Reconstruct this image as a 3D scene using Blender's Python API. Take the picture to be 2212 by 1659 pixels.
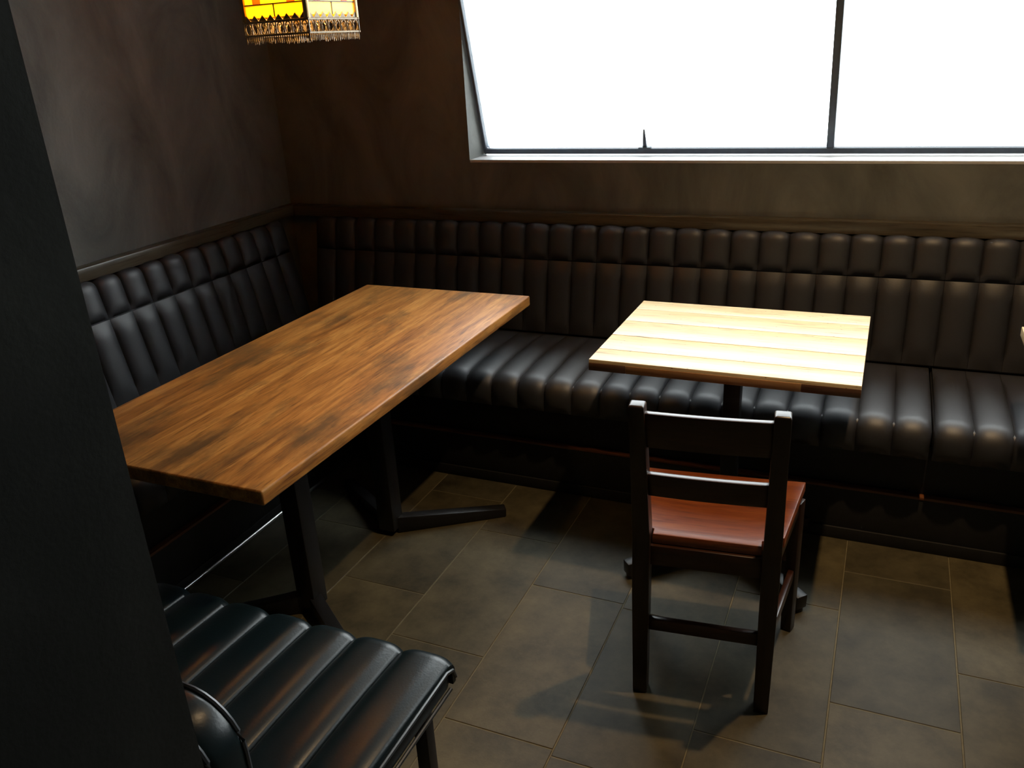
import bpy, bmesh, math, random
from mathutils import Vector, Matrix
random.seed(7)
scene = bpy.context.scene
C = scene.collection
for o in list(bpy.data.objects): bpy.data.objects.remove(o)

# ------------------------------------------------------------------ camera
F_PX, YAW, PITCH, ROLL, CAM_H = 1806.9, 0.4315, 0.3872, -0.057, 1.59
fw = Vector((-math.sin(YAW)*math.cos(PITCH), math.cos(YAW)*math.cos(PITCH), -math.sin(PITCH)))
rt0 = Vector((math.cos(YAW), math.sin(YAW), 0)); up0 = rt0.cross(fw)
rt = rt0*math.cos(ROLL) + up0*math.sin(ROLL); up = up0*math.cos(ROLL) - rt0*math.sin(ROLL)
cd = bpy.data.cameras.new('camera'); cam = bpy.data.objects.new('camera', cd); C.objects.link(cam)
cd.sensor_fit = 'HORIZONTAL'; cd.sensor_width = 36; cd.lens = F_PX/2212*36; cd.clip_start = 0.02
M = Matrix((rt, up, -fw)).transposed().to_4x4(); M.translation = (0, 0, CAM_H)
cam.matrix_world = M; scene.camera = cam

# ------------------------------------------------------------------ world, exposure, lights
world = bpy.data.worlds.new('overcast_sky'); scene.world = world; world.use_nodes = True
bg = world.node_tree.nodes['Background']; bg.inputs[0].default_value = (0.90, 0.98, 1.0, 1); bg.inputs[1].default_value = 9.5
vs = scene.view_settings
vs.view_transform = 'Standard'; vs.look = 'None'; vs.gamma = 1; vs.use_curve_mapping = False; vs.exposure = 0.0
SPOT_POS = (0.217, 1.9, 2.99); SPOT_W = 145; SPOT_COL = (1.0, 0.66, 0.34)
BULB_W = 6.5; BULB_COL = (1.0, 0.58, 0.18)

# ------------------------------------------------------------------ materials
def mat(name):
    m = bpy.data.materials.new(name); m.use_nodes = True
    nt = m.node_tree; b = nt.nodes['Principled BSDF']; return m, nt, b
def N(nt, t, **kw):
    n = nt.nodes.new(t)
    for k, v in kw.items(): setattr(n, k, v)
    return n
def ramp(nt, stops):
    r = nt.nodes.new('ShaderNodeValToRGB'); e = r.color_ramp.elements
    while len(e) < len(stops): e.new(0.5)
    for i, (p, c) in enumerate(stops): e[i].position = p; e[i].color = (*c, 1)
    return r
def simple(name, col, rough=.5, metal=0, spec=.5, noise=0, scale=40, bump=0):
    m, nt, b = mat(name)
    b.inputs['Base Color'].default_value = (*col, 1); b.inputs['Roughness'].default_value = rough
    b.inputs['Metallic'].default_value = metal; b.inputs['Specular IOR Level'].default_value = spec
    tc = N(nt, 'ShaderNodeTexCoord'); n = N(nt, 'ShaderNodeTexNoise'); n.inputs['Scale'].default_value = scale; n.inputs['Detail'].default_value = 5
    nt.links.new(tc.outputs['Object'], n.inputs['Vector'])
    k = noise
    r = ramp(nt, [(.3, tuple(max(0, c*(1-k)) for c in col)), (.7, tuple(c*(1+k) for c in col))])
    nt.links.new(n.outputs['Fac'], r.inputs[0]); nt.links.new(r.outputs[0], b.inputs['Base Color'])
    if bump:
        bp = N(nt, 'ShaderNodeBump'); bp.inputs['Strength'].default_value = bump; bp.inputs['Distance'].default_value = .002
        nt.links.new(n.outputs['Fac'], bp.inputs['Height']); nt.links.new(bp.outputs[0], b.inputs['Normal'])
    return m
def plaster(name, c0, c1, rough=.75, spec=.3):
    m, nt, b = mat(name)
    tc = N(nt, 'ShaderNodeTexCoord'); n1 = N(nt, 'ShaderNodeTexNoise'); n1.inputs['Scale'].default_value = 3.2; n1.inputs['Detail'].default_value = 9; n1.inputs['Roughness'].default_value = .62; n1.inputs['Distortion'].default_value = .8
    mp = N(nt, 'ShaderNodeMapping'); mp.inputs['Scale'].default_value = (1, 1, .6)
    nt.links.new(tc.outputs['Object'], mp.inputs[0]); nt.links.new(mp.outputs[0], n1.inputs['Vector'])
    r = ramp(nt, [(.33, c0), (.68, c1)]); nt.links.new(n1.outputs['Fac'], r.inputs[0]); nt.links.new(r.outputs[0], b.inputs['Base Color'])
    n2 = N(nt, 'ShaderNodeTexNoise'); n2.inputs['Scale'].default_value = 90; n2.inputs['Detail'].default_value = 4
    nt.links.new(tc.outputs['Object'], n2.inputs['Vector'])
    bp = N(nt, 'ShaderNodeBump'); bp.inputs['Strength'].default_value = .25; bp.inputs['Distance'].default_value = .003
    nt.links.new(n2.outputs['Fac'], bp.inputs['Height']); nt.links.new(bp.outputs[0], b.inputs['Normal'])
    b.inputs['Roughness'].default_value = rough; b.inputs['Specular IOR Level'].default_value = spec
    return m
def wood(name, dark, mid, light, axis='Y', rough=.4, scale=1.0, patch=None, knots=False, spec=.5):
    m, nt, b = mat(name)
    tc = N(nt, 'ShaderNodeTexCoord'); oi = N(nt, 'ShaderNodeObjectInfo')
    add = N(nt, 'ShaderNodeVectorMath', operation='ADD'); sc_ = N(nt, 'ShaderNodeVectorMath', operation='SCALE'); sc_.inputs[0].default_value = (7, 13, 5)
    nt.links.new(oi.outputs['Random'], sc_.inputs['Scale']); nt.links.new(tc.outputs['Object'], add.inputs[0]); nt.links.new(sc_.outputs[0], add.inputs[1])
    mp = N(nt, 'ShaderNodeMapping'); s = [26*scale]*3; s['XYZ'.index(axis)] = 2.2*scale; mp.inputs['Scale'].default_value = s
    nt.links.new(add.outputs[0], mp.inputs[0])
    n1 = N(nt, 'ShaderNodeTexNoise'); n1.inputs['Scale'].default_value = 1; n1.inputs['Detail'].default_value = 8; n1.inputs['Roughness'].default_value = .6; n1.inputs['Distortion'].default_value = .6
    nt.links.new(mp.outputs[0], n1.inputs['Vector'])
    r = ramp(nt, [(.28, dark), (.5, mid), (.75, light)]); nt.links.new(n1.outputs['Fac'], r.inputs[0])
    out = r.outputs[0]
    mp2 = N(nt, 'ShaderNodeMapping'); s2 = [220*scale]*3; s2['XYZ'.index(axis)] = 9*scale; mp2.inputs['Scale'].default_value = s2
    nt.links.new(add.outputs[0], mp2.inputs[0])
    n2 = N(nt, 'ShaderNodeTexNoise'); n2.inputs['Scale'].default_value = 1; n2.inputs['Detail'].default_value = 3
    nt.links.new(mp2.outputs[0], n2.inputs['Vector'])
    r2 = ramp(nt, [(.30, (.35, .3, .25)), (.45, (1, 1, 1))]); nt.links.new(n2.outputs['Fac'], r2.inputs[0])
    mx = N(nt, 'ShaderNodeMix', data_type='RGBA', blend_type='MULTIPLY'); mx.inputs[0].default_value = .8
    nt.links.new(out, mx.inputs[6]); nt.links.new(r2.outputs[0], mx.inputs[7]); out = mx.outputs[2]
    if patch:
        mp3 = N(nt, 'ShaderNodeMapping'); s3 = [9]*3; s3['XYZ'.index(axis)] = 3.2; mp3.inputs['Scale'].default_value = s3
        nt.links.new(add.outputs[0], mp3.inputs[0])
        n3 = N(nt, 'ShaderNodeTexNoise'); n3.inputs['Scale'].default_value = 1; n3.inputs['Detail'].default_value = 6; n3.inputs['Roughness'].default_value = .65
        nt.links.new(mp3.outputs[0], n3.inputs['Vector'])
        r3 = ramp(nt, [(.50, (0, 0, 0)), (.66, (1, 1, 1))]); nt.links.new(n3.outputs['Fac'], r3.inputs[0])
        mx3 = N(nt, 'ShaderNodeMix', data_type='RGBA'); mx3.inputs[7].default_value = (*patch, 1)
        ml = N(nt, 'ShaderNodeMath', operation='MULTIPLY'); ml.inputs[1].default_value = .75
        nt.links.new(r3.outputs[0], ml.inputs[0]); nt.links.new(ml.outputs[0], mx3.inputs[0]); nt.links.new(out, mx3.inputs[6]); out = mx3.outputs[2]
    if knots:
        v = N(nt, 'ShaderNodeTexVoronoi', feature='F1'); mp4 = N(nt, 'ShaderNodeMapping'); s4 = [16]*3; s4['XYZ'.index(axis)] = 5; mp4.inputs['Scale'].default_value = s4
        nt.links.new(add.outputs[0], mp4.inputs[0]); nt.links.new(mp4.outputs[0], v.inputs['Vector'])
        r4 = ramp(nt, [(.05, (.06, .03, .012)), (.09, (1, 1, 1))]); nt.links.new(v.outputs['Distance'], r4.inputs[0])
        mx4 = N(nt, 'ShaderNodeMix', data_type='RGBA', blend_type='MULTIPLY'); mx4.inputs[0].default_value = 1
        nt.links.new(out, mx4.inputs[6]); nt.links.new(r4.outputs[0], mx4.inputs[7]); out = mx4.outputs[2]
    nt.links.new(out, b.inputs['Base Color'])
    b.inputs['Roughness'].default_value = rough; b.inputs['Specular IOR Level'].default_value = spec
    bp = N(nt, 'ShaderNodeBump'); bp.inputs['Strength'].default_value = .12; bp.inputs['Distance'].default_value = .001
    nt.links.new(n2.outputs['Fac'], bp.inputs['Height']); nt.links.new(bp.outputs[0], b.inputs['Normal'])
    return m
def tile_mat():
    m, nt, b = mat('floor_tile_stone')
    tc = N(nt, 'ShaderNodeTexCoord'); oi = N(nt, 'ShaderNodeObjectInfo')
    sc_ = N(nt, 'ShaderNodeVectorMath', operation='SCALE'); sc_.inputs[0].default_value = (17, 29, 3)
    add = N(nt, 'ShaderNodeVectorMath', operation='ADD')
    nt.links.new(oi.outputs['Random'], sc_.inputs['Scale']); nt.links.new(tc.outputs['Object'], add.inputs[0]); nt.links.new(sc_.outputs[0], add.inputs[1])
    n1 = N(nt, 'ShaderNodeTexNoise'); n1.inputs['Scale'].default_value = 7; n1.inputs['Detail'].default_value = 10; n1.inputs['Roughness'].default_value = .7
    nt.links.new(add.outputs[0], n1.inputs['Vector'])
    r = ramp(nt, [(.3, (.036, .031, .018)), (.7, (.115, .10, .060))]); nt.links.new(n1.outputs['Fac'], r.inputs[0])
    r2 = ramp(nt, [(0, (.72, .74, .76)), (1, (1.15, 1.1, .95))]); nt.links.new(oi.outputs['Random'], r2.inputs[0])
    mx = N(nt, 'ShaderNodeMix', data_type='RGBA', blend_type='MULTIPLY'); mx.inputs[0].default_value = 1
    nt.links.new(r.outputs[0], mx.inputs[6]); nt.links.new(r2.outputs[0], mx.inputs[7]); nt.links.new(mx.outputs[2], b.inputs['Base Color'])
    b.inputs['Roughness'].default_value = .55; b.inputs['Specular IOR Level'].default_value = .35
    n2 = N(nt, 'ShaderNodeTexNoise'); n2.inputs['Scale'].default_value = 160; nt.links.new(add.outputs[0], n2.inputs['Vector'])
    bp = N(nt, 'ShaderNodeBump'); bp.inputs['Strength'].default_value = .2; bp.inputs['Distance'].default_value = .001
    nt.links.new(n2.outputs['Fac'], bp.inputs['Height']); nt.links.new(bp.outputs[0], b.inputs['Normal'])
    return m
def glass_mat(name, col, trans=.6):
    m, nt, b = mat(name); nt.nodes.remove(b)
    out = nt.nodes['Material Output']
    tl = N(nt, 'ShaderNodeBsdfTranslucent'); tl.inputs[0].default_value = (*col, 1)
    tp = N(nt, 'ShaderNodeBsdfTransparent'); tp.inputs[0].default_value = (*col, 1)
    gl = N(nt, 'ShaderNodeBsdfGlossy'); gl.inputs['Roughness'].default_value = .15
    m1 = N(nt, 'ShaderNodeMixShader'); m1.inputs[0].default_value = trans
    n = N(nt, 'ShaderNodeTexNoise'); n.inputs['Scale'].default_value = 30
    nt.links.new(tp.outputs[0], m1.inputs[1]); nt.links.new(tl.outputs[0], m1.inputs[2])
    m2 = N(nt, 'ShaderNodeMixShader'); m2.inputs[0].default_value = .05
    nt.links.new(m1.outputs[0], m2.inputs[1]); nt.links.new(gl.outputs[0], m2.inputs[2]); nt.links.new(m2.outputs[0], out.inputs[0])
    return m
def pane_mat():
    m, nt, b = mat('window_glass'); nt.nodes.remove(b); out = nt.nodes['Material Output']
    tp = N(nt, 'ShaderNodeBsdfTransparent'); gl = N(nt, 'ShaderNodeBsdfGlossy'); gl.inputs['Roughness'].default_value = .02
    lw = N(nt, 'ShaderNodeFresnel'); lw.inputs[0].default_value = 1.3
    mx = N(nt, 'ShaderNodeMixShader'); nt.links.new(lw.outputs[0], mx.inputs[0]); nt.links.new(tp.outputs[0], mx.inputs[1]); nt.links.new(gl.outputs[0], mx.inputs[2])
    nt.links.new(mx.outputs[0], out.inputs[0]); return m

PLASTER = plaster('grey_plaster', (.09, .094, .088), (.20, .205, .185))
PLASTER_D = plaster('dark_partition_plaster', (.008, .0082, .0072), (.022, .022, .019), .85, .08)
CEIL = plaster('ceiling_paint', (.08, .08, .08), (.11, .11, .11))
TILE = tile_mat()
GROUT = simple('grout', (.15, .13, .075), .8, noise=.15)
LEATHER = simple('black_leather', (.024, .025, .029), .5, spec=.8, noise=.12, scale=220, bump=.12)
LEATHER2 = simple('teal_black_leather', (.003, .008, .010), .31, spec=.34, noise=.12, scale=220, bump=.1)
PIPING = simple('leather_piping', (.018, .022, .026), .35, noise=.1, scale=150)
BASE = simple('black_laminate', (.012, .012, .012), .6, noise=.2)
LEDGE = wood('dark_ledge_wood', (.05, .04, .025), (.085, .07, .045), (.12, .10, .065), 'X', .3)
LEDGE_Y = wood('dark_ledge_wood_side', (.05, .04, .025), (.085, .07, .045), (.12, .10, .065), 'Y', .3)
STEEL = simple('brushed_steel', (.62, .63, .62), .28, metal=1, noise=.08, scale=90)
IRON = simple('black_iron', (.010, .010, .011), .42, noise=.15, scale=120, bump=.1)
OAK = wood('worn_brown_oak', (.19, .065, .012), (.42, .17, .034), (.62, .30, .075), 'Y', .45, patch=(.085, .05, .02), scale=1.7, spec=.35)
PINE = wood('pale_pine', (.74, .52, .24), (.82, .64, .36), (.88, .74, .48), 'X', .38, knots=True)
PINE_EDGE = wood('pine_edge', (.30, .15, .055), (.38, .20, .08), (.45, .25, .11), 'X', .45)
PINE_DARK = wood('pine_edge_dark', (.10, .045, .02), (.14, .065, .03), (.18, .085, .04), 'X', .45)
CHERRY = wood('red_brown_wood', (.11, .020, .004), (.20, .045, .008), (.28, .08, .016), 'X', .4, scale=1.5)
CAP_GLOW = wood('lantern_glow_capping', (.10, .03, .01), (.18, .06, .02), (.26, .10, .03), 'X', .4)
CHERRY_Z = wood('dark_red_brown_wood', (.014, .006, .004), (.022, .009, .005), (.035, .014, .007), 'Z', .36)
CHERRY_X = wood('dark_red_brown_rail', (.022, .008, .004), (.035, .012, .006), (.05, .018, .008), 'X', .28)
FRAME_P = simple('window_frame_paint', (.10, .13, .17), .5, noise=.1)
SILL_P = simple('sill_paint', (.55, .55, .55), .5, noise=.05)
BRASS = simple('antique_brass', (.42, .27, .11), .4, metal=.7, noise=.25, scale=70)
LACE = simple('pierced_pale_metal', (.30, .22, .13), .45, metal=.35, noise=.2, scale=120)
G_AMBER = glass_mat('amber_glass', (1.0, .72, .10)); G_ORANGE = glass_mat('orange_glass', (.95, .25, .05)); G_AMBER_LIT = glass_mat('amber_glass_bulb_lit', (1.0, .90, .55))

# ------------------------------------------------------------------ helpers
def link(name, me, m, parent=None):
    o = bpy.data.objects.new(name, me); C.objects.link(o)
    if m and not me.materials: me.materials.append(m)
    if parent: o.parent = parent
    return o
def bm_mesh(bm, name, smooth=False, angle=None):
    me = bpy.data.meshes.new(name); bm.normal_update(); bm.to_mesh(me); bm.free()
    if smooth:
        for p in me.polygons: p.use_smooth = True
        if angle: me.set_sharp_from_angle(angle=angle)
    return me
def add_box(bm, lo, hi, bevel=0, seg=2, mtx=None):
    t = bmesh.new(); bmesh.ops.create_cube(t, size=1)
    for v in t.verts: v.co = Vector([(lo[i]+hi[i])/2 + v.co[i]*(hi[i]-lo[i]) for i in range(3)])
    if bevel: bmesh.ops.bevel(t, geom=t.edges[:], offset=bevel, segments=seg, profile=.5, affect='EDGES')
    if mtx: bmesh.ops.transform(t, matrix=mtx, verts=t.verts[:])
    me = bpy.data.meshes.new('tmp'); t.to_mesh(me); t.free(); bm.from_mesh(me); bpy.data.meshes.remove(me)
def box(name, lo, hi, m, parent=None, bevel=.004, seg=2):
    bm = bmesh.new(); add_box(bm, lo, hi, bevel, seg); return link(name, bm_mesh(bm, name, bool(bevel), .6), m, parent)
def bar_mtx(a, b, roll=0):
    a, b = Vector(a), Vector(b); z = (b-a).normalized(); x = Vector((0, 0, 1)).cross(z)
    if x.length < 1e-4: x = Vector((1, 0, 0))
    x.normalize(); y = z.cross(x)
    mm = Matrix((x, y, z)).transposed().to_4x4(); mm.translation = a; return mm, (b-a).length
def add_bar(bm, a, b, w, h, bevel=.003, w2=None, h2=None):
    """box bar a->b: w across (horizontal), h the other; optional taper"""
    mm, L = bar_mtx(a, b)
    t = bmesh.new(); bmesh.ops.create_cube(t, size=1)
    for v in t.verts:
        k = v.co.z+.5; ww = w if w2 is None else w+(w2-w)*k; hh = h if h2 is None else h+(h2-h)*k
        v.co = Vector((v.co.x*ww, v.co.y*hh, k*L))
    if bevel: bmesh.ops.bevel(t, geom=t.edges[:], offset=bevel, segments=2, profile=.5, affect='EDGES')
    bmesh.ops.transform(t, matrix=mm, verts=t.verts[:])
    me = bpy.data.meshes.new('tmp'); t.to_mesh(me); t.free(); bm.from_mesh(me); bpy.data.meshes.remove(me)
def bar(name, a, b, w, h, m, parent=None, **kw):
    bm = bmesh.new(); add_bar(bm, a, b, w, h, **kw); return link(name, bm_mesh(bm, name, True, .6), m, parent)
def add_tube(bm, pts, r, n=8, closed=False):
    pts = [Vector(p) for p in pts]; rings = []
    for i, p in enumerate(pts):
        q0 = pts[i-1] if (i or closed) else p; q1 = pts[(i+1) % len(pts)] if (i < len(pts)-1 or closed) else p
        t = (q1-q0).normalized(); a = t.orthogonal() if abs(t.z) > .95 else t.cross(Vector((0, 0, 1))); a.normalize(); b = t.cross(a)
        rr = r[i] if isinstance(r, (list, tuple)) else r
        rings.append([bm.verts.new(p + a*rr*math.cos(2*math.pi*k/n) + b*rr*math.sin(2*math.pi*k/n)) for k in range(n)])
    m = len(rings)
    for i in range(m if closed else m-1):
        A, B = rings[i], rings[(i+1) % m]
        for k in range(n): bm.faces.new((A[k], A[(k+1) % n], B[(k+1) % n], B[k]))
    if not closed: bm.faces.new(rings[0][::-1]); bm.faces.new(rings[-1])
def tube(name, pts, r, m, parent=None, n=8, closed=False):
    bm = bmesh.new(); add_tube(bm, pts, r, n, closed); bmesh.ops.recalc_face_normals(bm, faces=bm.faces[:]); return link(name, bm_mesh(bm, name, True, .7), m, parent)
def thing(name, label, cat, loc=(0, 0, 0), rz=0, group=None):
    o = bpy.data.objects.new(name, None); C.objects.link(o); o.location = loc; o.rotation_euler = (0, 0, rz); o.empty_display_size = .1
    o['label'] = label; o['category'] = cat
    if group: o['group'] = group
    return o
def struct(o): o['kind'] = 'structure'; return o
def copy_tree(o, parent=None):
    c = o.copy(); C.objects.link(c); c.parent = parent
    for ch in list(o.children): copy_tree(ch, c)
    return c

# ------------------------------------------------------------------ room shell
XL, YB, ZC = -2.575, 3.22, 3.1
XR, YR = 3.0, -2.2
# floor slab with grout, each tile its own part
fl = struct(box('floor', (XL-.2, YR-.2, -.12), (XR+.2, YB+.3, -.0015), GROUT, None, 0))
OFFS = {0: .01, 1: .23, -1: .40, -2: .20, -3: .22, -4: .46, -5: .06, -6: .33, -7: .52, -8: .15, -9: .4}
tile_cache = {}
def tile_mesh(w, l):
    k = (round(w, 3), round(l, 3))
    if k not in tile_cache:
        bm = bmesh.new(); add_box(bm, (-w/2, -l/2, -.008), (w/2, l/2, 0), .0012, 1); tile_cache[k] = bm_mesh(bm, 'floor_tile'); tile_cache[k].materials.append(TILE)
    return tile_cache[k]
for ci in range(-9, 10):
    x0, x1 = max(ci*.3, XL), min(ci*.3+.3, XR)
    if x1-x0 < .02: continue
    off = OFFS.get(ci, random.random()*.6)
    k = math.floor((YR-off)/.6)
    while off+k*.6 < YB:
        y0, y1 = max(off+k*.6, YR), min(off+k*.6+.6, YB); k += 1
        if y1-y0 < .02: continue
        t = link('floor_tile', tile_mesh(x1-x0-.0035, y1-y0-.0035), None, fl); t.location = ((x0+x1)/2, (y0+y1)/2, random.uniform(-.0003, .0003))
WX0, WX1, WZ0, WZ1 = -1.618, 2.2, 1.145, 2.45
def boxes_obj(name, lst, m):
    bm = bmesh.new()
    for lo, hi in lst: add_box(bm, lo, hi, 0)
    return struct(link(name, bm_mesh(bm, name), m))
bm = bmesh.new()
for lo, hi in [((WX1, YB, 0), (XR, YB+.3, ZC)), ((WX0, YB, 0), (WX1, YB+.3, WZ0-.012)), ((WX0, YB, WZ1), (WX1, YB+.3, ZC))]: add_box(bm, lo, hi, 0)
prof = [(YB, 0), (YB, ZC), (YB+.015, ZC), (YB+.015, 1.735), (YB+.172, 1.125), (YB+.3, 1.12), (YB+.3, 0)]   # raked outside beside the raked glazing
va = [bm.verts.new((XL-.25, y, z)) for y, z in prof]; vb = [bm.verts.new((WX0, y, z)) for y, z in prof]
bm.faces.new(va); bm.faces.new(vb[::-1])
for i in range(len(prof)): bm.faces.new((va[i], vb[i], vb[(i+1) % len(prof)], va[(i+1) % len(prof)]))
bmesh.ops.recalc_face_normals(bm, faces=bm.faces[:])
struct(link('wall_back', bm_mesh(bm, 'wall_back'), PLASTER))
boxes_obj('wall_left', [((XL-.25, YR, 0), (XL, YB, ZC))], PLASTER)
boxes_obj('wall_right', [((XR, YR, 0), (XR+.2, YB+.3, ZC))], PLASTER)
boxes_obj('wall_rear', [((XL-.25, YR-.2, 0), (XR+.2, YR, ZC))], PLASTER)
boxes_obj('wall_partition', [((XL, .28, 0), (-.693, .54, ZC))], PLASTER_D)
boxes_obj('ceiling', [((XL-.25, YR-.2, ZC), (XR+.2, YB+.3, ZC+.15))], CEIL)
# timber ledges above the banquette backs
t1 = struct(box('trim_1', (XL+.052, YB-.055, .897), (XR, YB, .943), LEDGE, None, .004))
t2 = struct(box('trim_2', (XL, .54, .897), (XL+.052, YB, .945), LEDGE_Y, None, .004))

# window: bottom-hung sash tipped into the room, deep sill
TL = math.radians(14.4)
win = bpy.data.objects.new('window_1', None); C.objects.link(win); struct(win); win.location = (0, 3.375, 1.158); win.rotation_euler = (TL, 0, 0)
win['label'] = 'wide bright window over the back banquette'
SH = 1.25
for nm, lo, hi in [('bottom_rail', (WX0+.004, -.02, -.004), (WX1-.004, .02, .018)), ('top_rail', (WX0+.004, -.02, SH), (WX1-.004, .02, SH+.04)),
                   ('stile', (WX0+.004, -.02, .018), (WX0+.016, .02, SH)), ('stile', (WX1-.02, -.02, .018), (WX1-.004, .02, SH)),
                   ('mullion', (-.224, -.018, .018), (-.198, .018, SH)), ('mullion', (.98, -.018, .018), (1.006, .018, SH))]:
    box(nm, lo, hi, FRAME_P, win, .003)
bm = bmesh.new(); add_bar(bm, (-.905, -.012, .016), (-.905, -.012, .095), .018, .014, .003, .007, .007); add_box(bm, (-.93, -.024, .016), (-.88, -.004, .024), .002)
link('mullion_stub', bm_mesh(bm, 'mullion_stub', True, .6), FRAME_P, win)  # foot of a mullion; the part washed out by window glare is left off
PANE = pane_mat()
for a, b in ((WX0+.016, -.224), (-.198, .98), (1.006, WX1-.02)):
    box('window_pane', (a, -.003, .018), (b, .003, SH), PANE, win, 0)
sill = struct(box('window_sill', (WX0, YB, WZ0-.012), (WX1, YB+.32, WZ0), SILL_P, None, .003))

# ------------------------------------------------------------------ upholstery channels
def channel_mesh(path, w, bulge, nu=9, endtaper=2, pw=2.6):
    """path: list of (y, z, ny, nz) outer base line and outward normal; channel runs along it, width w in x"""
    bm = bmesh.new(); rows = []; n = len(path)
    for i, (y, z, ny, nz) in enumerate(path):
        e = min(i, n-1-i); k = 1.0 if e >= endtaper else math.sin(math.pi/2*(e/endtaper))**.8
        row = []
        for j in range(nu):
            u = -1+2*j/(nu-1); u = math.copysign(abs(u)**.8, u)
            h = bulge*(1-abs(u)**pw)*k
            row.append(bm.verts.new((u*w/2, y+ny*h, z+nz*h)))
        rows.append(row)
    for i in range(n-1):
        for j in range(nu-1): bm.faces.new((rows[i][j], rows[i][j+1], rows[i+1][j+1], rows[i+1][j]))
    # back side, a little inside, so the channel is closed
    inner = [[bm.verts.new((s*w/2, y-ny*.012, z-nz*.012)) for s in (-1, 1)] for (y, z, ny, nz) in path]
    for i in range(n-1):
        bm.faces.new((inner[i][1], inner[i][0], inner[i+1][0], inner[i+1][1]))
        bm.faces.new((rows[i][0], rows[i+1][0], inner[i+1][0], inner[i][0])); bm.faces.new((rows[i+1][-1], rows[i][-1], inner[i][1], inner[i+1][1]))
    bm.faces.new([inner[0][0], inner[0][1]] + rows[0][::-1]); bm.faces.new([inner[-1][1], inner[-1][0]] + rows[-1])
    bmesh.ops.recalc_face_normals(bm, faces=bm.faces[:])
    return bm_mesh(bm, 'channel', True, 1.0)
def seat_path(depth, ztop, r, drop, crown=.006):
    p = []
    for i in range(9):
        t = i/8; y = depth-(depth-r)*t; p.append((y, ztop+crown*math.sin(math.pi*t), 0, 1))
    for i in range(1, 8):
        a = math.pi/2*i/7; p.append((r-r*math.sin(a), ztop-r+r*math.cos(a), -math.sin(a), math.cos(a)))
    for i in range(1, 4): p.append((0, ztop-r-drop*i/3, -1, 0))
    return p
def line_path(y0, z0, y1, z1, n=10, rolltop=0):
    d = Vector((y1-y0, z1-z0)).normalized(); ny, nz = -d.y, d.x
    p = [(y0+(y1-y0)*i/n, z0+(z1-z0)*i/n, ny, nz) for i in range(n+1)]
    if rolltop:
        a0 = math.atan2(nz, ny); cy, cz = y1-ny*rolltop, z1-nz*rolltop
        for i in range(1, 7):
            a = a0 - (a0-math.pi/2)*i/6*1.0
            p.append((cy+rolltop*math.cos(a), cz+rolltop*math.sin(a), math.cos(a), math.sin(a)))
    return p
W = .104
SEAT_M = channel_mesh(seat_path(.52, .457, .055, .05), W-.001, .016)
LOW_M = channel_mesh(line_path(.515, .468, .573, .757), W-.001, .016)
TOP_M = channel_mesh(line_path(.575, .761, .597, .868, 8, .028), W-.001, .016)
for m_ in (SEAT_M, LOW_M, TOP_M): m_.materials.append(LEATHER)
def banquette(label, loc, rz, seats, backs, base, steel=False):
    b = thing('banquette', label, 'banquette', loc, rz)
    box('base', (base[0], .076, .19), (base[1], .665, .36), BASE, b, .002)
    box('plinth', (base[0], .052, .0), (base[1], .665, .185), BASE, b, .002)
    box('plinth_cap', (base[0], .050, .185), (base[1], .076, .195), CAP_GLOW, b, .002)  # lantern glow on the dark step is put into this reddish colour
    box('kick_board', (base[0], .044, .012 if steel else .0), (base[1], .052, .043), BASE, b, .002)
    if steel: tube('kick_strip', [(base[0], .046, .008), (base[1], .046, .008)], .008, STEEL, b, 12)
    for (x0, n) in seats:
        s = box('seat_cushion', (x0-.0035, .014, .361), (x0+n*W+.0035, .60, .452), LEATHER, b, .02, 3)
        for i in range(n):
            c = link('seat_channel', SEAT_M, None, s); c.location.x = x0+(i+.5)*W
    for (x0, n) in backs:
        bm = bmesh.new(); x1 = x0+n*W
        pr = [(.535, .456), (.585, .76), (.612, .882), (.66, .89), (.662, .456)]
        va = [bm.verts.new((x0+.001, y, z)) for y, z in pr]; vb = [bm.verts.new((x1-.001, y, z)) for y, z in pr]
        bm.faces.new(va); bm.faces.new(vb[::-1])
        for i in range(5): bm.faces.new((va[i], vb[i], vb[(i+1) % 5], va[(i+1) % 5]))
        bmesh.ops.recalc_face_normals(bm, faces=bm.faces[:])
        bk = link('back_cushion', bm_mesh(bm, 'back_cushion'), LEATHER, b)
        for i in range(n):
            for nm, me in (('back_channel', LOW_M), ('top_channel', TOP_M)):
                c = link(nm, me, None, bk); c.location.x = x0+(i+.5)*W
    return b
banquette('long black leather banquette with vertical channels under the window', (0.2, 2.55, 0), 0,
          [(-20*W-.004, 20), (.006, 14)], [(-25*W+.01, 25), (.01, 14)], (-2.14, 14*W))
banquette('black leather banquette along the left plaster wall behind the long table', (-1.905, 0, 0), math.pi/2,
          [(3.05-18*W, 18)], [(3.05-18*W, 18)], (3.04-18*W, 3.21), True)

# ------------------------------------------------------------------ long table
lt = thing('dining_table', 'long brown wooden table with worn top and black iron twin pedestals', 'table', (-1.4745, 1.916, 0))
box('tabletop', (-.3425, -.738, .714), (.3425, .738, .75), OAK, lt, .005, 3)
for s in (-1, 1):
    y = .232*s; px = -.018
    p = box('post', (px-.032, y-.032, .02), (px+.032, y+.032, .70), IRON, lt, .004)
    box('mounting_plate', (px-.15, y-.05, .70), (px+.15, y+.05, .714), IRON, lt, .002)
    for t in (-1, 1):
        bar('foot', (px+t*.02, y+s*.012, .032), (px+t*.34, y+s*.235, .017), .04, .062, IRON, lt, bevel=.004, h2=.032)

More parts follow.
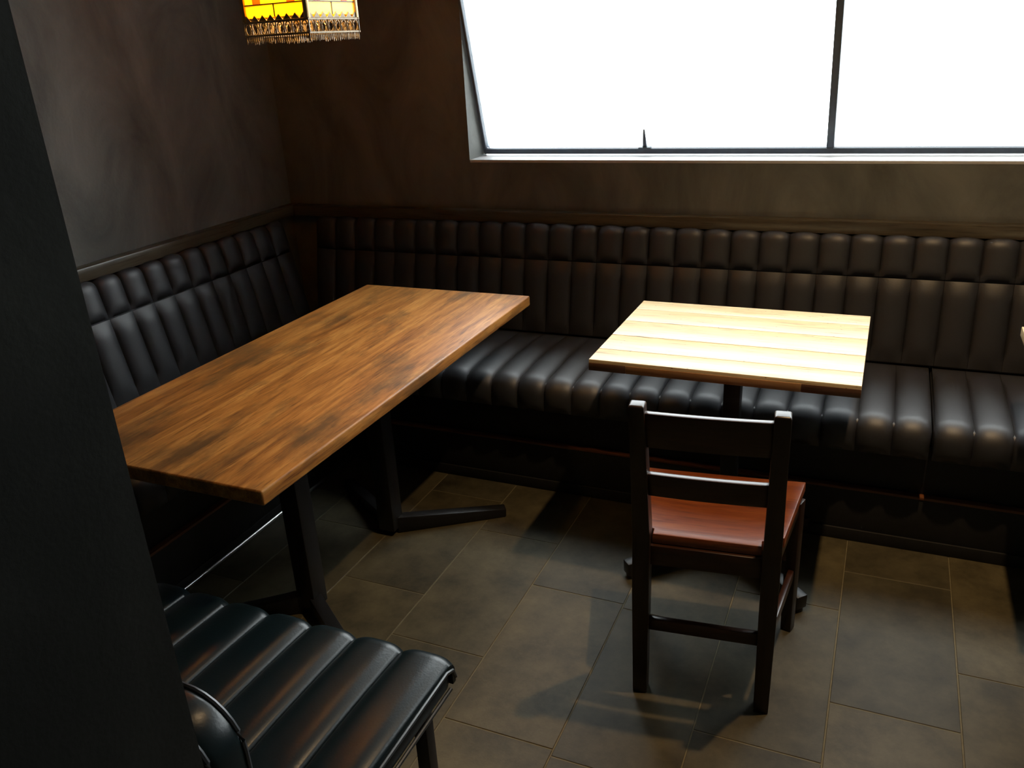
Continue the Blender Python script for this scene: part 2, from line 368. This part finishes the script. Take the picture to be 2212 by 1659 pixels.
# ------------------------------------------------------------------ small tables
ST_GROUP = None
def small_table(label, loc):
    t = thing('cafe_table', label, 'table', loc)
    ys = [-.294, -.20, -.072, .069, .195, .294]   # board joints
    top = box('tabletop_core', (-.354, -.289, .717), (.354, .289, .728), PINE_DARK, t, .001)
    for i in range(5):
        b = box('board', (-.359, ys[i]+(.0011 if i else 0), .722+.0), (.359, ys[i+1]-.0011, .75-random.uniform(0, .0004)), PINE, t, .0018, 2)
    zs = (.7165, .7215)
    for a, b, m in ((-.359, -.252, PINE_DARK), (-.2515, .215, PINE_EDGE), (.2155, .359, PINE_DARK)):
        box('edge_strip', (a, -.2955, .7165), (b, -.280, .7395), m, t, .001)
    box('post', (-.025, -.025, .05), (.025, .025, .71), IRON, t, .004)
    box('mounting_plate', (-.13, -.13, .70), (.13, .13, .717), IRON, t, .003)
    for sx in (-1, 1):
        for sy in (-1, 1):
            f = bar('foot', (sx*.01, sy*.01, .05), (sx*.265, sy*.245, .036), .038, .055, IRON, t, bevel=.004, h2=.045)
            tube('foot_pad', [(sx*.25, sy*.231, 0), (sx*.25, sy*.231, .012), (sx*.25, sy*.231, .02)], .018, IRON, f, 12)
    return t
stab = small_table('small pale plank-topped table with one wooden chair facing it', (-.367, 2.398, 0))
stab2 = copy_tree(stab); stab2.location.x = .756
stab2['label'] = 'pale plank-topped table cut off by the right edge of the picture'

# ------------------------------------------------------------------ wooden chair
ch = thing('dining_chair', 'dark red-brown wooden chair with slatted ladder back at the pale table', 'chair', (-.308, 1.715, 0), math.radians(6))
def rear_post(s):
    bm = bmesh.new(); x = .152*s
    prof = [(0, 0.0, .034), (.005, .30, .040), (.01, .46, .041), (-.02, .62, .037), (-.075, .847, .033)]
    rings = []
    for (y, z, w) in prof:
        hw, hd = w/2+.001, w/2+.003
        rings.append([bm.verts.new((x+a*hw, y+b*hd, z)) for a, b in ((-1, -1), (1, -1), (1, 1), (-1, 1))])
    # rounded top
    y, z = prof[-1][0], prof[-1][1]
    rings.append([bm.verts.new((x+a*.014, y-.002+b*.015, z+.004)) for a, b in ((-1, -1), (1, -1), (1, 1), (-1, 1))])
    for A, B in zip(rings, rings[1:]):
        for k in range(4): bm.faces.new((A[k], A[(k+1) % 4], B[(k+1) % 4], B[k]))
    bm.faces.new(rings[0][::-1]); bm.faces.new(rings[-1]); bmesh.ops.recalc_face_normals(bm, faces=bm.faces[:])
    bmesh.ops.bevel(bm, geom=bm.edges[:], offset=.0025, segments=2, profile=.5, affect='EDGES')
    return bm_mesh(bm, 'post', True, .6)
for s in (-1, 1): link('rear_post', rear_post(s), CHERRY_Z, ch)
for s in (-1, 1): bar('front_leg', (.212*s, .335, 0), (.208*s, .325, .425), .03, .03, CHERRY_Z, ch, w2=.036, h2=.036)
def backslat(name, z0, z1, yb, yt, th):
    bm = bmesh.new(); n = 10; rows = []
    for i in range(n+1):
        u = -1+2*i/n; x = u*.138; cv = -.005*(1-u*u)
        rows.append([bm.verts.new((x, yb+cv+th/2, z0)), bm.verts.new((x, yt+cv+th/2, z1)), bm.verts.new((x, yt+cv-th/2, z1)), bm.verts.new((x, yb+cv-th/2, z0))])
    for A, B in zip(rows, rows[1:]):
        for k in range(4): bm.faces.new((A[k], B[k], B[(k+1) % 4], A[(k+1) % 4]))
    bm.faces.new(rows[0]); bm.faces.new(rows[-1][::-1]); bmesh.ops.recalc_face_normals(bm, faces=bm.faces[:])
    bmesh.ops.bevel(bm, geom=[e for e in bm.edges if e.calc_face_angle(0) > .8], offset=.002, segments=2, profile=.5, affect='EDGES')
    return link(name, bm_mesh(bm, name, True, .6), CHERRY_X, ch)
backslat('top_rail', .735, .828, -.048, -.071, .018)
backslat('back_slat', .592, .657, -.013, -.029, .018)
# dished plank seat
bm = bmesh.new(); nx, ny = 16, 14; grid = []
for j in range(ny+1):
    v = j/ny; y = .012+v*.338; hw = .170+(.228-.170)*v
    if v < .12: hw = min(hw, .128)
    row = []
    for i in range(nx+1):
        u = -1+2*i/nx; dish = .010*max(0, 1-(abs(u)/.86)**4)*max(0, math.sin(math.pi*min(1, max(0, (v-.10)/.95))))
        row.append(bm.verts.new((u*hw, y, .468-dish)))
    grid.append(row)
for j in range(ny):
    for i in range(nx): bm.faces.new((grid[j][i], grid[j][i+1], grid[j+1][i+1], grid[j+1][i]))
ex = bmesh.ops.extrude_face_region(bm, geom=bm.faces[:])
for g in ex['geom']:
    if isinstance(g, bmesh.types.BMVert): g.co.z = .442
bmesh.ops.recalc_face_normals(bm, faces=bm.faces[:])
bmesh.ops.bevel(bm, geom=[e for e in bm.edges if len(e.link_faces) == 2 and e.calc_face_angle(0) > .9 and e.verts[0].co.z > .45 and e.verts[1].co.z > .45], offset=.004, segments=2, profile=.5, affect='EDGES')
link('seat', bm_mesh(bm, 'seat', True, .6), CHERRY, ch)
bar('seat_rail', (-.136, .012, .412), (.136, .012, .412), .02, .056, CHERRY_X, ch)
bar('seat_rail', (-.19, .325, .415), (.19, .325, .415), .02, .05, CHERRY_X, ch)
for s in (-1, 1):
    bar('seat_rail', (.154*s, .025, .415), (.206*s, .312, .415), .02, .05, CHERRY_X, ch)
    bar('stretcher', (.154*s, .016, .195), (.209*s, .318, .195), .016, .032, CHERRY_X, ch)
bar('stretcher', (-.136, .004, .210), (.136, .004, .210), .016, .036, CHERRY_X, ch)
bar('stretcher', (-.194, .325, .25), (.194, .325, .25), .016, .032, CHERRY_X, ch)

# ------------------------------------------------------------------ near bench at the head of the long table
WN = .113
nb = thing('padded_bench', 'dark teal-black ribbed leather bench in the foreground beside the partition', 'bench', (-.69, 1.15, 0), math.pi)
NS = 9
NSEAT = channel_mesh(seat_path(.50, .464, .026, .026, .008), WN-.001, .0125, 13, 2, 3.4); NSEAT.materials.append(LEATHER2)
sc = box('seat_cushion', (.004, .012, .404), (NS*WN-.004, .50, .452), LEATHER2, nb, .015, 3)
for i in range(NS):
    c = link('seat_channel', NSEAT, None, sc); c.location.x = (i+.5)*WN
tube('piping', [(-.001, .50, .455), (-.001, .035, .457), (-.001, .012, .447), (-.001, .003, .425)], .0042, PIPING, sc, 8)
tube('piping', [(.002, .50, .406), (.002, .02, .406)], .004, PIPING, sc, 8)
def back_outline(r, x1, z0, z1):
    pts = [(0.0, z0)]
    for i in range(9):
        a = math.pi/2*i/8; pts.append((r-r*math.cos(a), z1-r+r*math.sin(a)))
    for i in range(9):
        a = math.pi/2*i/8; pts.append((x1-r+r*math.sin(a), z1-r+r*math.cos(a)))
    pts.append((x1, z0)); return pts
ol = [(x+.026, z) for x, z in back_outline(.085, NS*WN-.05, .46, .808)]
bm = bmesh.new(); ya, yb = .515, .585
layers = []
for yy, ins in ((ya, .012), (ya+.010, .002), (ya+.018, 0), (yb-.018, 0), (yb-.010, .002), (yb, .012)):
    cx, cz = NS*WN/2, .60
    layers.append([bm.verts.new((x + (ins if x < cx else -ins), yy, z-(ins if z > .5 else 0))) for x, z in ol])
for A, B in zip(layers, layers[1:]):
    for k in range(len(A)): bm.faces.new((A[k], A[(k+1) % len(A)], B[(k+1) % len(A)], B[k]))
bm.faces.new(layers[0][::-1]); bm.faces.new(layers[-1]); bmesh.ops.recalc_face_normals(bm, faces=bm.faces[:])
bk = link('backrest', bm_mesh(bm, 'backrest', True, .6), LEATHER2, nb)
for yy in (ya+.006, yb-.006): tube('piping', [(x+(.003 if x < .5 else -.003), yy, z-(.003 if z > .5 else 0)) for x, z in ol], .0045, PIPING, bk, 8)
for x in (.05, NS*WN-.05):
    for y in (.06, .46): bar('leg', (x, y, 0), (x, y, .404), .03, .03, IRON, nb)
for y in (.06, .46): bar('frame_rail', (.065, y, .385), (NS*WN-.065, y, .385), .03, .03, IRON, nb)

# ------------------------------------------------------------------ pendant lantern over the long table
LZ = 1.614
lan = thing('pendant_lantern', 'hanging lantern with amber glass panels, one face paled for bulb light, and pierced metal skirt', 'lamp', (-1.437, 1.95, LZ), math.radians(-3))
S = .198; H2 = S/2; GB = .066; GT = .40
for sx in (-1, 1):
    for sy in (-1, 1): box('corner_post', (sx*H2-.006, sy*H2-.006, GB-.012), (sx*H2+.006, sy*H2+.006, GT), BRASS, lan, .0015)
for fi in range(4):
    R4 = Matrix.Rotation(fi*math.pi/2, 4, 'Z')
    gA = G_AMBER if fi != 1 else G_AMBER_LIT  # one face gets a paler amber, bulb light put into its colour
    def fb(name, x0, x1, z0, z1, m, th=.003, y=-H2, parent=lan, bev=0):
        b2 = bmesh.new(); add_box(b2, (x0, y-th/2, z0), (x1, y+th/2, z1), bev, 1, R4); return link(name, bm_mesh(b2, name), m, parent)
    z0 = GB; zc = GB+.030; w = H2-.006
    for a, b in ((-w, -.0012), (.0012, w)): fb('glass_panel', a, b, z0, zc-.0012, gA)
    xs = [-w, -w+.026, -w+.051, w-.051, w-.026, w]
    for row in range(3):
        za, zb = zc+.0012+row*.10, zc+.10-.0012+row*.10
        for k in range(5): fb('glass_panel', xs[k]+.001, xs[k+1]-.001, za, zb, G_ORANGE if k in (1, 3) else gA)
        fb('lead_strip', -w, w, za-.0024, za, IRON, .006)
    fb('lead_strip', -.0012, .0012, z0, zc, IRON, .006)
    # skirt of pierced metal
    b2 = bmesh.new(); y = -H2-.004
    n = 8; pw = 2*(H2+.005)/n
    for k in range(n):     # zigzag crown
        xa = -H2-.005+k*pw
        v = [b2.verts.new((xa, y, .058)), b2.verts.new((xa+pw, y, .058)), b2.verts.new((xa+pw/2, y, .072)), b2.verts.new((xa, y+.002, .058)), b2.verts.new((xa+pw, y+.002, .058)), b2.verts.new((xa+pw/2, y+.002, .072))]
        b2.faces.new((v[0], v[1], v[2])); b2.faces.new((v[5], v[4], v[3])); b2.faces.new((v[0], v[2], v[5], v[3])); b2.faces.new((v[1], v[4], v[5], v[2])); b2.faces.new((v[0], v[3], v[4], v[1]))
    add_box(b2, (-H2-.007, y-.002, .053), (H2+.007, y+.004, .059), .001, 1)
    add_box(b2, (-H2-.007, y-.002, .022), (H2+.007, y+.004, .0275), .001, 1)
    for k in range(n):     # hoops between the bands
        xc = -H2-.005+(k+.5)*pw
        add_tube(b2, [(xc+.0088*math.cos(2*math.pi*i/12), y+.001, .040+.0135*math.sin(2*math.pi*i/12)) for i in range(12)], .0017, 5, True)
        add_tube(b2, [(xc+pw/2, y+.001, .028), (xc+pw/2, y+.001, .0535)], .0022, 5)
    m_ = 30
    for k in range(m_):    # fringe
        xc = -H2-.005+(k+.5)*2*(H2+.005)/m_; l = .013+.006*random.random()
        add_tube(b2, [(xc, y+.001, .023), (xc, y+.001, .023-l*.6), (xc, y+.001, .023-l)], [.0013, .0022, .0006], 5)
    bmesh.ops.transform(b2, matrix=R4, verts=b2.verts[:]); bmesh.ops.recalc_face_normals(b2, faces=b2.faces[:])
    link('pierced_skirt', bm_mesh(b2, 'pierced_skirt', False), LACE, lan)
bm = bmesh.new()
for z, h in ((GT, H2+.02), (GT+.012, H2+.02)): [bm.verts.new((a*h, b*h, z)) for a, b in ((-1, -1), (1, -1), (1, 1), (-1, 1))]
[bm.verts.new((a*.02, b*.02, GT+.11)) for a, b in ((-1, -1), (1, -1), (1, 1), (-1, 1))]
vv = list(bm.verts)
for L in range(2):
    for k in range(4): bm.faces.new((vv[L*4+k], vv[L*4+(k+1) % 4], vv[L*4+4+(k+1) % 4], vv[L*4+4+k]))
bm.faces.new(vv[0:4][::-1]); bm.faces.new(vv[8:12])
link('roof_cap', bm_mesh(bm, 'roof_cap'), BRASS, lan)
tube('hanging_rod', [(0, 0, GT+.10), (0, 0, ZC-LZ-.03)], .005, IRON, lan)
tube('ceiling_rose', [(0, 0, ZC-LZ-.035), (0, 0, ZC-LZ-.02), (0, 0, ZC-LZ)], [.02, .05, .055], BRASS, lan, 20)
tube('bulb_holder', [(0, 0, GT), (0, 0, GT-.07)], .018, BRASS, lan, 14)
bm = bmesh.new(); bmesh.ops.create_uvsphere(bm, u_segments=16, v_segments=10, radius=.032); bmesh.ops.translate(bm, verts=bm.verts[:], vec=(0, 0, GT-.16))
BM_, nt_, b_ = mat('bulb_glow'); b_.inputs['Emission Color'].default_value = (*BULB_COL, 1); b_.inputs['Emission Strength'].default_value = 20
bulb = link('bulb', bm_mesh(bm, 'bulb', True), BM_, lan)
ld = bpy.data.lights.new('lantern_bulb', 'POINT'); ld.energy = BULB_W; ld.color = BULB_COL; ld.shadow_soft_size = .03
lo_ = bpy.data.objects.new('lantern_bulb', ld); C.objects.link(lo_); lo_.location = (-1.43, 1.95, LZ+GT-.22)

# ------------------------------------------------------------------ ceiling spotlight over the seating bay
sp = thing('ceiling_spotlight', 'black ceiling spotlight can pointing down over the bay', 'spotlight', (SPOT_POS[0], SPOT_POS[1], ZC))
bm = bmesh.new(); rings = []
for r, z in ((.045, 0), (.045, -.10), (.041, -.10), (.038, -.06), (.001, -.06)):
    rings.append([bm.verts.new((r*math.cos(2*math.pi*k/24), r*math.sin(2*math.pi*k/24), z)) for k in range(24)])
for A, B in zip(rings, rings[1:]):
    for k in range(24): bm.faces.new((A[k], A[(k+1) % 24], B[(k+1) % 24], B[k]))
bmesh.ops.recalc_face_normals(bm, faces=bm.faces[:]); link('can', bm_mesh(bm, 'can', True, .6), IRON, sp)
sd = bpy.data.lights.new('spot_lamp', 'SPOT'); sd.energy = SPOT_W; sd.color = SPOT_COL; sd.spot_size = math.radians(92); sd.spot_blend = .85; sd.shadow_soft_size = .025
so_ = bpy.data.objects.new('spot_lamp', sd); C.objects.link(so_); so_.location = (SPOT_POS[0], SPOT_POS[1], SPOT_POS[2])
